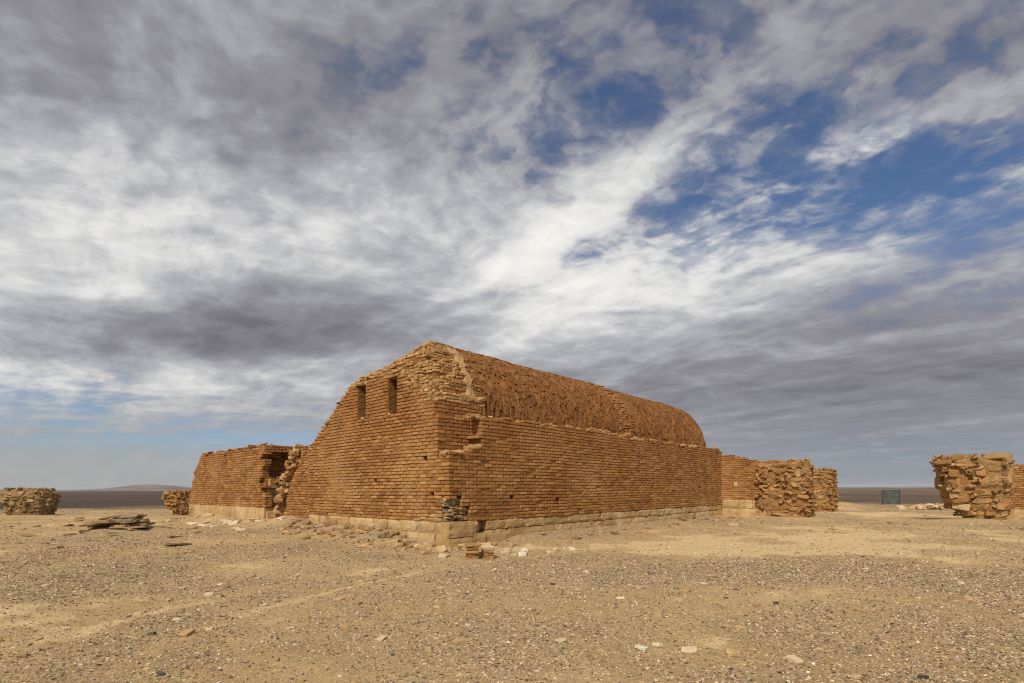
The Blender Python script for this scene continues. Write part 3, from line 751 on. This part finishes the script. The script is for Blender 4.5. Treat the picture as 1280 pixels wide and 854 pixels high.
door_rubble()
box_core('plinth_core', .48, 1.3, 7.66, 11.0, -.4, .4, M_plinth, dw)
plinth(dw, 7.7, 10.2, 't', [(-.2, .34, .02)], .5, .9, off=.47)
# cross wall at the far end of the hall
def cross_solid(T, S_, Z):
    top = np.interp(S_, [-2.2, -1.6, -.8, 0, .4], [2.85, 3.0, 3.22, 3.33, 3.4]) + (fbm(S_ * 2, T * 2, 109, 3) - .5) * .2
    return (Z < top)
cw = brick_wall('cross_wall', 'short brick wall joining far end of the hall to the rubble pier', 19.42, -2.4, .94, (7, 20, 25), cross_solid, faces=('t',))
box_core('plinth_core', 19.47, 20.4, -2.4, .3, -.4, .95, M_plinth, cw)
plinth(cw, -2.4, -.05, 't', [(.48, .94, .03), (-.2, .475, .06)], .6, 1.0, off=19.44)
for (s_, z_) in ((-.75, 1.75),):
    me = block_mesh('stone_block', .2, .3, .24, .02, .01); o = link('stone_block', me, M_stone, cw); o.matrix_local = Matrix.Translation((19.53, s_, z_)) @ Matrix(ROT_T.tolist()).to_4x4()

# ------------------------------------------------------------------ rubble piers
def pier(name, label, cat, cx, cy, ang, hx, hy, prof, mat, fill, sz=(.24, .55), hz=(.12, .26), lean=(0, 0), seed=1, poke=.09, group=None, skipface=None):
    """a stump of rubble masonry; prof: list of (z, scale, shift)"""
    random.seed(seed)
    g0 = float(gz(np.array(cx), np.array(cy)))
    o = thing(name, label, cat, (cx, cy, g0), group); o.rotation_euler = (0, 0, ang)
    zs = [p[0] for p in prof]; H = zs[-1]
    sc = lambda z: float(np.interp(z, zs, [p[1] for p in prof])); sh = lambda z: float(np.interp(z, zs, [p[2] for p in prof]))
    def outline(a, z, k=1.0):
        c, s = math.cos(a), math.sin(a); e = 3.6
        r = 1 / ((abs(c) ** e + abs(s) ** e) ** (1 / e))
        return (c * r * hx * sc(z) * k + sh(z), s * r * hy * (0.5 + 0.5 * sc(z)) * k)
    # core
    na, nz = 150, 60; V = []; F = []
    for j in range(nz):
        z = -.3 + (H + .25) * j / (nz - 1)
        for i in range(na):
            a = 2 * math.pi * i / na; x, y = outline(a, max(z, 0), .965 if j < nz - 1 else .88)
            rr_ = math.hypot(x, y); q1 = float(fbm(np.array(math.cos(a) * rr_ * 3 + seed + z), np.array(z * 4.5 + math.sin(a) * rr_ * 3), 121 + seed, 5)); n = 1 + (.30 * (q1 - .45)) / max(rr_, .5)
            V.append((x * n, y * n, z + (.10 * (float(fbm(np.array(x * 3 + 9), np.array(y * 3.), 5, 3)) - .5) if j == nz - 1 else 0)))
    for j in range(nz - 1):
        for i in range(na): F.append((j * na + i, j * na + (i + 1) % na, (j + 1) * na + (i + 1) % na, (j + 1) * na + i))
    F.append([(nz - 1) * na + i for i in range(na)]); F.append([i for i in range(na)][::-1])
    me = bpy.data.meshes.new('rubble_core'); me.from_pydata(V, [], F); me.update(); link('rubble_core', me, fill, o)
    # stones in rough courses round the faces that show
    z = -.05; chips = []
    while z < H - .04:
        hh = min(random.uniform(*hz), H - z + .03); a = random.uniform(0, .4); a_end = a + 2 * math.pi
        while a < a_end:
            wd = random.uniform(*sz); x, y = outline(a, z + hh / 2); x2, y2 = outline(a + .01, z + hh / 2)
            ds = math.hypot(x2 - x, y2 - y) / .01; da = wd / ds
            am = a + da / 2; a += da
            x, y = outline(am, z + hh / 2); x2, y2 = outline(am + .02, z + hh / 2); tg = math.atan2(y2 - y, x2 - x)
            nx, ny = math.sin(tg), -math.cos(tg)
            wx = nx * math.cos(ang) - ny * math.sin(ang); wy = nx * math.sin(ang) + ny * math.cos(ang)
            vx, vy = -cx, -cy; vl = math.hypot(vx, vy)
            if (wx * vx + wy * vy) / vl < -.35: continue
            pk = random.uniform(-poke, poke * .7); dep = random.uniform(.22, .36)
            if random.random() < .30:
                for q in range(7): chips.append((x + nx * random.uniform(-.05, .05) + random.uniform(-.1, .1), y + ny * random.uniform(-.05, .05) + random.uniform(-.1, .1), z + random.uniform(0, hh)))
                continue
            px_, py_ = x + nx * (pk - dep / 2 + .03), y + ny * (pk - dep / 2 + .03)
            stone('stone', mat, (px_, py_, z + hh / 2), (wd * 1.1, dep, hh * random.uniform(.9, 1.25)), (random.uniform(-.2, .2), random.gauss(0, .14), tg + random.uniform(-.3, .3)), o)
        z += hh
    for i in range(int(hx * hy * 16)):
        x = random.uniform(-.9, .9) * hx * sc(H) + sh(H); y = random.uniform(-.9, .9) * hy
        chips.append((x, y, H + random.uniform(-.06, .02)))
    if chips:
        n = len(chips); size = RNG.uniform(.05, .24, (n, 3)); size[:, 2] *= .55
        link('rubble_fill', stones_mesh('rubble_fill', HULLS, np.array(chips), rots(n, .5), size), mat, o, kind='stuff')
    return o
AR = math.atan2(RY, RX)      # angle of the long wall
pier('rubble_pier', 'ragged orange rubble pier at the end of the cross wall by the gateway', 'ruin', 13.98, 26.85, AR - math.pi / 2 + .12, 1.36, .9,
     [(0, .90, .05), (.5, .95, 0), (1.6, .97, 0), (2.1, .96, 0), (2.5, .88, .04), (2.72, .66, .1)], M_rubble, M_rubblefill, seed=3, sz=(.18, .58), hz=(.10, .30), poke=.14)
pier('rubble_pier', 'narrow reddish rubble stump standing behind the ragged gateway pier', 'ruin', 20.4, 34.3, AR, 1.3, .75,
     [(0, .9, 0), (1.5, .95, 0), (2.3, 1.0, 0), (2.75, .92, 0)], M_rubble, M_rubblefill, seed=5, sz=(.2, .6), hz=(.12, .3), poke=.12)
pier('rubble_pier', 'overhanging orange rubble pier with undercut base joined to a low brick wall', 'ruin', 20.52, 23.2, AR - math.pi / 2 + .3, 1.24, .95,
     [(0, .50, .40), (.22, .56, .36), (.42, .76, .2), (.9, .88, .1), (1.6, .93, .05), (2.2, .96, .02), (2.5, 1.0, -.06), (2.66, .98, -.05), (2.76, .86, 0)], M_rubble, M_rubblefill, seed=8, sz=(.2, .68), hz=(.10, .34), poke=.15)
pier('rubble_stump', 'isolated low rubble stump of dull brown stones on the open plain', 'ruin', -28.75, 31.0, .12, 1.22, .9,
     [(0, .74, .1), (.35, .82, .1), (.7, .98, 0), (1.1, 1.0, 0), (1.35, .9, 0), (1.5, .7, 0)], M_dull, M_dull, seed=12, sz=(.25, .55), hz=(.12, .22))
pier('rubble_stump', 'small rubble stump standing just past the low brick wing', 'ruin', -20.6, 32.4, .5, .85, .6,
     [(0, .62, .2), (.4, .8, .1), (.9, 1.0, -.03), (1.4, .95, 0), (1.5, .85, 0)], M_rubble, M_rubblefill, seed=15, sz=(.2, .45), hz=(.12, .25))
random.seed(21)
# wall running on from the right pier
def low_wall():
    o = thing('low_wall', 'low wall of fine orange brick joined to the overhanging rubble pier', 'wall')
    ang = AR - math.pi / 2 + .3; o.location = (21.75, 23.35, float(gz(np.array(21.8), np.array(23.3)))); o.rotation_euler = (0, 0, ang)
    bm = bmesh.new(); bmesh.ops.create_cube(bm, size=1, matrix=Matrix.Translation((1.4, .48, 1.02)) @ Matrix.Diagonal((2.9, .8, 2.7, 1)))
    me = bpy.data.meshes.new('masonry_core'); bm.to_mesh(me); bm.free(); link('masonry_core', me, M_mortar, o)
    x = 0.0
    while x < 2.9:
        wd = random.uniform(.5, 1.0); b = link('stone_block', worn_block('stone_block', wd - .01, .3, .5), M_stone, o); b.location = (x + wd / 2, .14, .17); x += wd
    for k in range(20):
        x = -.15 * (k % 2) + random.uniform(-.03, .03)
        while x < 2.8:
            ln = random.uniform(.26, .34); b = link('brick', random.choice(BRICK_VARIANTS), None, o)
            pr = .02 * (float(fbm(np.array(x), np.array(k * .1), 301, 2)) - .5) - (.02 if k > 15 else 0)
            b.location = (x + ln / 2, .19 + pr + random.uniform(-.008, .008), .48 + k * .1); b.scale = (ln - .028, .28, .078); b.rotation_euler = (0, random.uniform(-.015, .015), random.uniform(-.02, .02)); x += ln
            if k == 19 and random.random() < .35: x += .3
low_wall()

# ------------------------------------------------------------------ small things
# heap of flat slabs
def slab_heap():
    for i in range(30):
        lx = random.uniform(-1, 1); ln = random.uniform(.5, 1.3) * (1 - .4 * abs(lx)); k = random.random()
        x = -14.6 + lx * 1.0; y = 19.2 + random.uniform(-.3, .6); h = .12 + .42 * k * (1 - abs(lx) ** 2)
        g = float(gz(np.array(x), np.array(y)))
        stone('flat_stone', M_dull if i % 4 else M_grey, (x, y, g + h * .72 - .03), (ln, random.uniform(.3, .6), random.uniform(.07, .16)), (random.uniform(-.1, .1), random.uniform(-.1, .02) - .05, random.uniform(-.2, .2)),
              label='flat weathered grey slab in the low layered heap on open ground', cat='stone slab', group='slabs of the layered heap')
slab_heap()
# pile of pale stones beyond the gateway
def stone_pile():
    for i in range(36):
        x = 29.6 + random.gauss(0, 1.0); y = 37.2 + random.gauss(0, .5); h = max(0, .3 * (1 - ((x - 29.6) / 1.9) ** 2)) * random.random()
        stone('stone', M_pale if i % 2 else M_tan, (x, y, float(gz(np.array(x), np.array(y))) + h + .05), (random.uniform(.2, .5), random.uniform(.2, .5), random.uniform(.1, .25)), (random.uniform(-.4, .4), random.uniform(-.4, .4), random.uniform(0, 6)),
              label='pale stone in the small heap beyond the open gateway', cat='stone', group='stones heaped beyond the gateway')
stone_pile()
# metal information board
def board():
    m, k, b = new_mat('weathered_green_panel', 0.6); p = geo_pos(k)
    k.put(b.inputs['Base Color'], k.mix(k.step(k.noise(p, 3, 5), .4, .7), (0.075, 0.082, 0.072), (0.12, 0.125, 0.11)))
    m2, k2, b2 = new_mat('board_frame', 0.6); b2.inputs['Base Color'].default_value = (.05, .06, .055, 1)
    x, y = 35.7, 49.0; o = thing('notice_board', 'dark green upright panel board standing alone beyond the gateway', 'board', (x, y, float(gz(np.array(x), np.array(y))) - .05)); o.rotation_euler = (0, 0, -.55)
    def bx(name, c, d, mm):
        bm = bmesh.new(); bmesh.ops.create_cube(bm, size=1, matrix=Matrix.Translation(c) @ Matrix.Diagonal((*d, 1))); bmesh.ops.bevel(bm, geom=bm.edges[:], offset=.01, segments=1, affect='EDGES')
        me = bpy.data.meshes.new(name); bm.to_mesh(me); bm.free(); return link(name, me, mm, o)
    bx('panel', (0, 0, .76), (1.22, .08, 1.24), m)
    for sx in (-1, 1): bx('post', (sx * .66, 0, .72), (.08, .12, 1.44), m2)
    bx('rail', (0, 0, 1.42), (1.24, .1, .06), m2)
board()
# two little stacks of bricks at the corner of the hall
def brick_stack():
    for cx_, n, tag_ in ((-.86, 5, 'square flat brick in the taller stack by the corner stone'), (-.55, 4, 'square flat brick in the shorter stack by the corner stone')):
        y = 11.25 if n == 5 else 11.5
        z = float(gz(np.array(cx_), np.array(y))) - .02
        for i in range(n):
            me = block_mesh('loose_brick', random.uniform(.25, .29), .27, .066, .012, .008)
            o = link('loose_brick', me, M_rubble if i < n - 1 or n == 5 else M_pale, label=tag_, cat='brick', group='bricks stacked at the hall corner')
            o.location = (cx_ + random.uniform(-.02, .02), y + random.uniform(-.02, .02), z + .04 + i * .071); o.rotation_euler = (0, random.uniform(-.03, .03), .25 + random.uniform(-.12, .12))
brick_stack()

# loose stones big enough to pick out: (x px right of north line, distance) laid out on the ground
def loose(n, xr, yr, size, mat, label, group, flat=.5, keep=None):
    c = 0; tries = 0
    while c < n and tries < 4000:
        tries += 1
        y = random.uniform(*yr); x = random.uniform(*xr) * y
        t, s = to_ts(x, y)
        if (t > -.12 and s > -.12) or math.hypot(x + .7, y - 11.4) < .75 or (keep and not keep(x, y, t, s)): continue
        d = random.uniform(*size)
        stone('stone', mat, (x, y, float(gz(np.array(x), np.array(y))) + d * flat * .22), (d * random.uniform(.8, 1.5), d * random.uniform(.7, 1.1), d * flat * random.uniform(.6, 1.1)),
              (random.uniform(-.2, .2), random.uniform(-.2, .2), random.uniform(0, 6.28)), label=label, cat='stone', group=group)
        c += 1
loose(38, (-.98, .98), (4.1, 9.5), (.05, .11), M_pale, 'small pale limestone fragment lying loose on the gravel', 'pale fragments on the gravel', .4)
loose(32, (-.98, .98), (4.1, 9.5), (.05, .12), M_tan, 'small tan stone lying loose on the gravel', 'tan stones on the gravel', .5)
loose(20, (-.98, .98), (4.1, 9.5), (.035, .075), M_flint, 'small dark flint lying loose on the gravel', 'dark flints on the gravel', .5)
def end_wall_debris():
    pos, size = [], []
    while len(pos) < 150:
        s_ = random.uniform(.3, 8.2); t = -.08 - abs(random.gauss(0, .5)); p = wp(t, s_, 0); d = random.uniform(.06, .24)
        pos.append((p.x, p.y, float(gz(np.array(p.x), np.array(p.y))) + d * .1)); size.append((d * random.uniform(.8, 1.6), d, d * random.uniform(.35, .6)))
    link('debris', stones_mesh('debris', HULLS, np.array(pos), rots(len(pos), .3), np.array(size)), M_dull, kind='stuff', label='dark crumbled brick debris banked along the foot of the end wall', cat='debris')
end_wall_debris()
loose(40, (-.5, .0), (12, 20), (.12, .32), M_tan, 'broken stone in the debris along the foot of the end wall', 'debris along the end wall', .45, keep=lambda x, y, t, s: -1.6 < t < -.1 and -1 < s < 8)
loose(34, (-.2, .5), (13, 29), (.12, .34), M_dull, 'broken dark stone in the debris along the foot of the long wall', 'debris along the long wall', .35, keep=lambda x, y, t, s: -1.4 < s < -.15 and 1 < t < 19)
loose(26, (-.75, -.3), (15, 26), (.15, .5), M_pale, 'pale rubble fragment fallen before the low brick wing', 'fragments before the wing', .35, keep=lambda x, y, t, s: -1.6 < t < -.1 and 8.5 < s < 20)
loose(24, (-.2, .06), (12.2, 14.2), (.10, .30), M_stone, 'broken plinth stone piled against the corner of the hall', 'broken stones against the hall corner', .6, keep=lambda x, y, t, s: (-.7 < t < -.1 and -.6 < s < 1.6) or (-.7 < s < -.1 and -.6 < t < 1.6))
loose(14, (-.13, .12), (11.4, 13.3), (.1, .22), M_pale, 'pale block fragment scattered at the corner of the hall', 'fragments at the hall corner', .6)
loose(22, (.25, .75), (17, 26), (.12, .4), M_tan, 'flat tan stone on the sandy ground near the gateway', 'stones near the gateway', .3)
loose(30, (-.98, -.6), (13, 28), (.15, .5), M_dull, 'dull flat stone on open ground near the isolated rubble stump', 'flat stones on open ground', .25)

# gravel: far too many to count
def build_gravel():
    pts = []
    for y0, y1, dens, smin, smax in ((3.6, 6, 5200, .007, .040), (6, 9, 2600, .009, .047), (9, 14, 1000, .013, .062), (14, 24, 150, .022, .09), (24, 45, 22, .04, .13)):
        area = 1.15 * (y1 * y1 - y0 * y0); n = int(area * dens)
        y = np.sqrt(RNG.uniform(y0 * y0, y1 * y1, n)); x = RNG.uniform(-1.15, 1.15, n) * y
        t, s = to_ts(x, y); g = gravel(x, y)
        ok = (RNG.random(n) < 0.16 + 0.84 * g ** 1.3) & ~((t > 0) & (s > 0) & (s < 21) & (t < 19.5))
        x, y = x[ok], y[ok]; d = smin + (smax - smin) * RNG.random(len(x)) ** 3.2
        pts.append(np.stack([x, y, d], -1))
    A = np.concatenate(pts); n = len(A); print('gravel', n)
    size = A[:, 2:3] * RNG.uniform(.7, 1.35, (n, 3)); size[:, 2] *= .55
    pos = np.stack([A[:, 0], A[:, 1], gz(A[:, 0], A[:, 1]) + size[:, 2] * .10], -1)
    a = RNG.uniform(0, 6.283, n); tl = RNG.uniform(-.35, .35, (n, 2)); ca, sa = np.cos(a), np.sin(a)
    rot = np.zeros((n, 3, 3)); rot[:, 0, 0] = ca; rot[:, 0, 1] = -sa; rot[:, 1, 0] = sa; rot[:, 1, 1] = ca; rot[:, 2, 2] = 1
    rot[:, 2, 0] = tl[:, 0]; rot[:, 2, 1] = tl[:, 1]
    link('gravel', stones_mesh('gravel', CHIPS, pos, rot, size), M_pebble, kind='stuff', label='fine mixed desert gravel strewn over the sand', cat='gravel')
build_gravel()

# ------------------------------------------------------------------ desert air
def haze():
    bm = bmesh.new(); bmesh.ops.create_cube(bm, size=1, matrix=Matrix.Translation((0, 0, 45)) @ Matrix.Diagonal((38000, 38000, 110, 1)))
    me = bpy.data.meshes.new('haze'); bm.to_mesh(me); bm.free()
    m = bpy.data.materials.new('desert_air'); m.use_nodes = True; k = NT(m.node_tree); k.n.clear()
    v = k.node('ShaderNodeVolumePrincipled'); v.inputs['Density Attribute'].default_value = ''
    v.inputs['Color'].default_value = (0.82, 0.88, 0.97, 1); v.inputs['Density'].default_value = 0.00007
    o = k.node('ShaderNodeOutputMaterial'); k.l.new(v.outputs[0], o.inputs['Volume'])
    link('haze', me, m, kind='stuff', label='thin pale desert air over the plain', cat='haze')
haze()
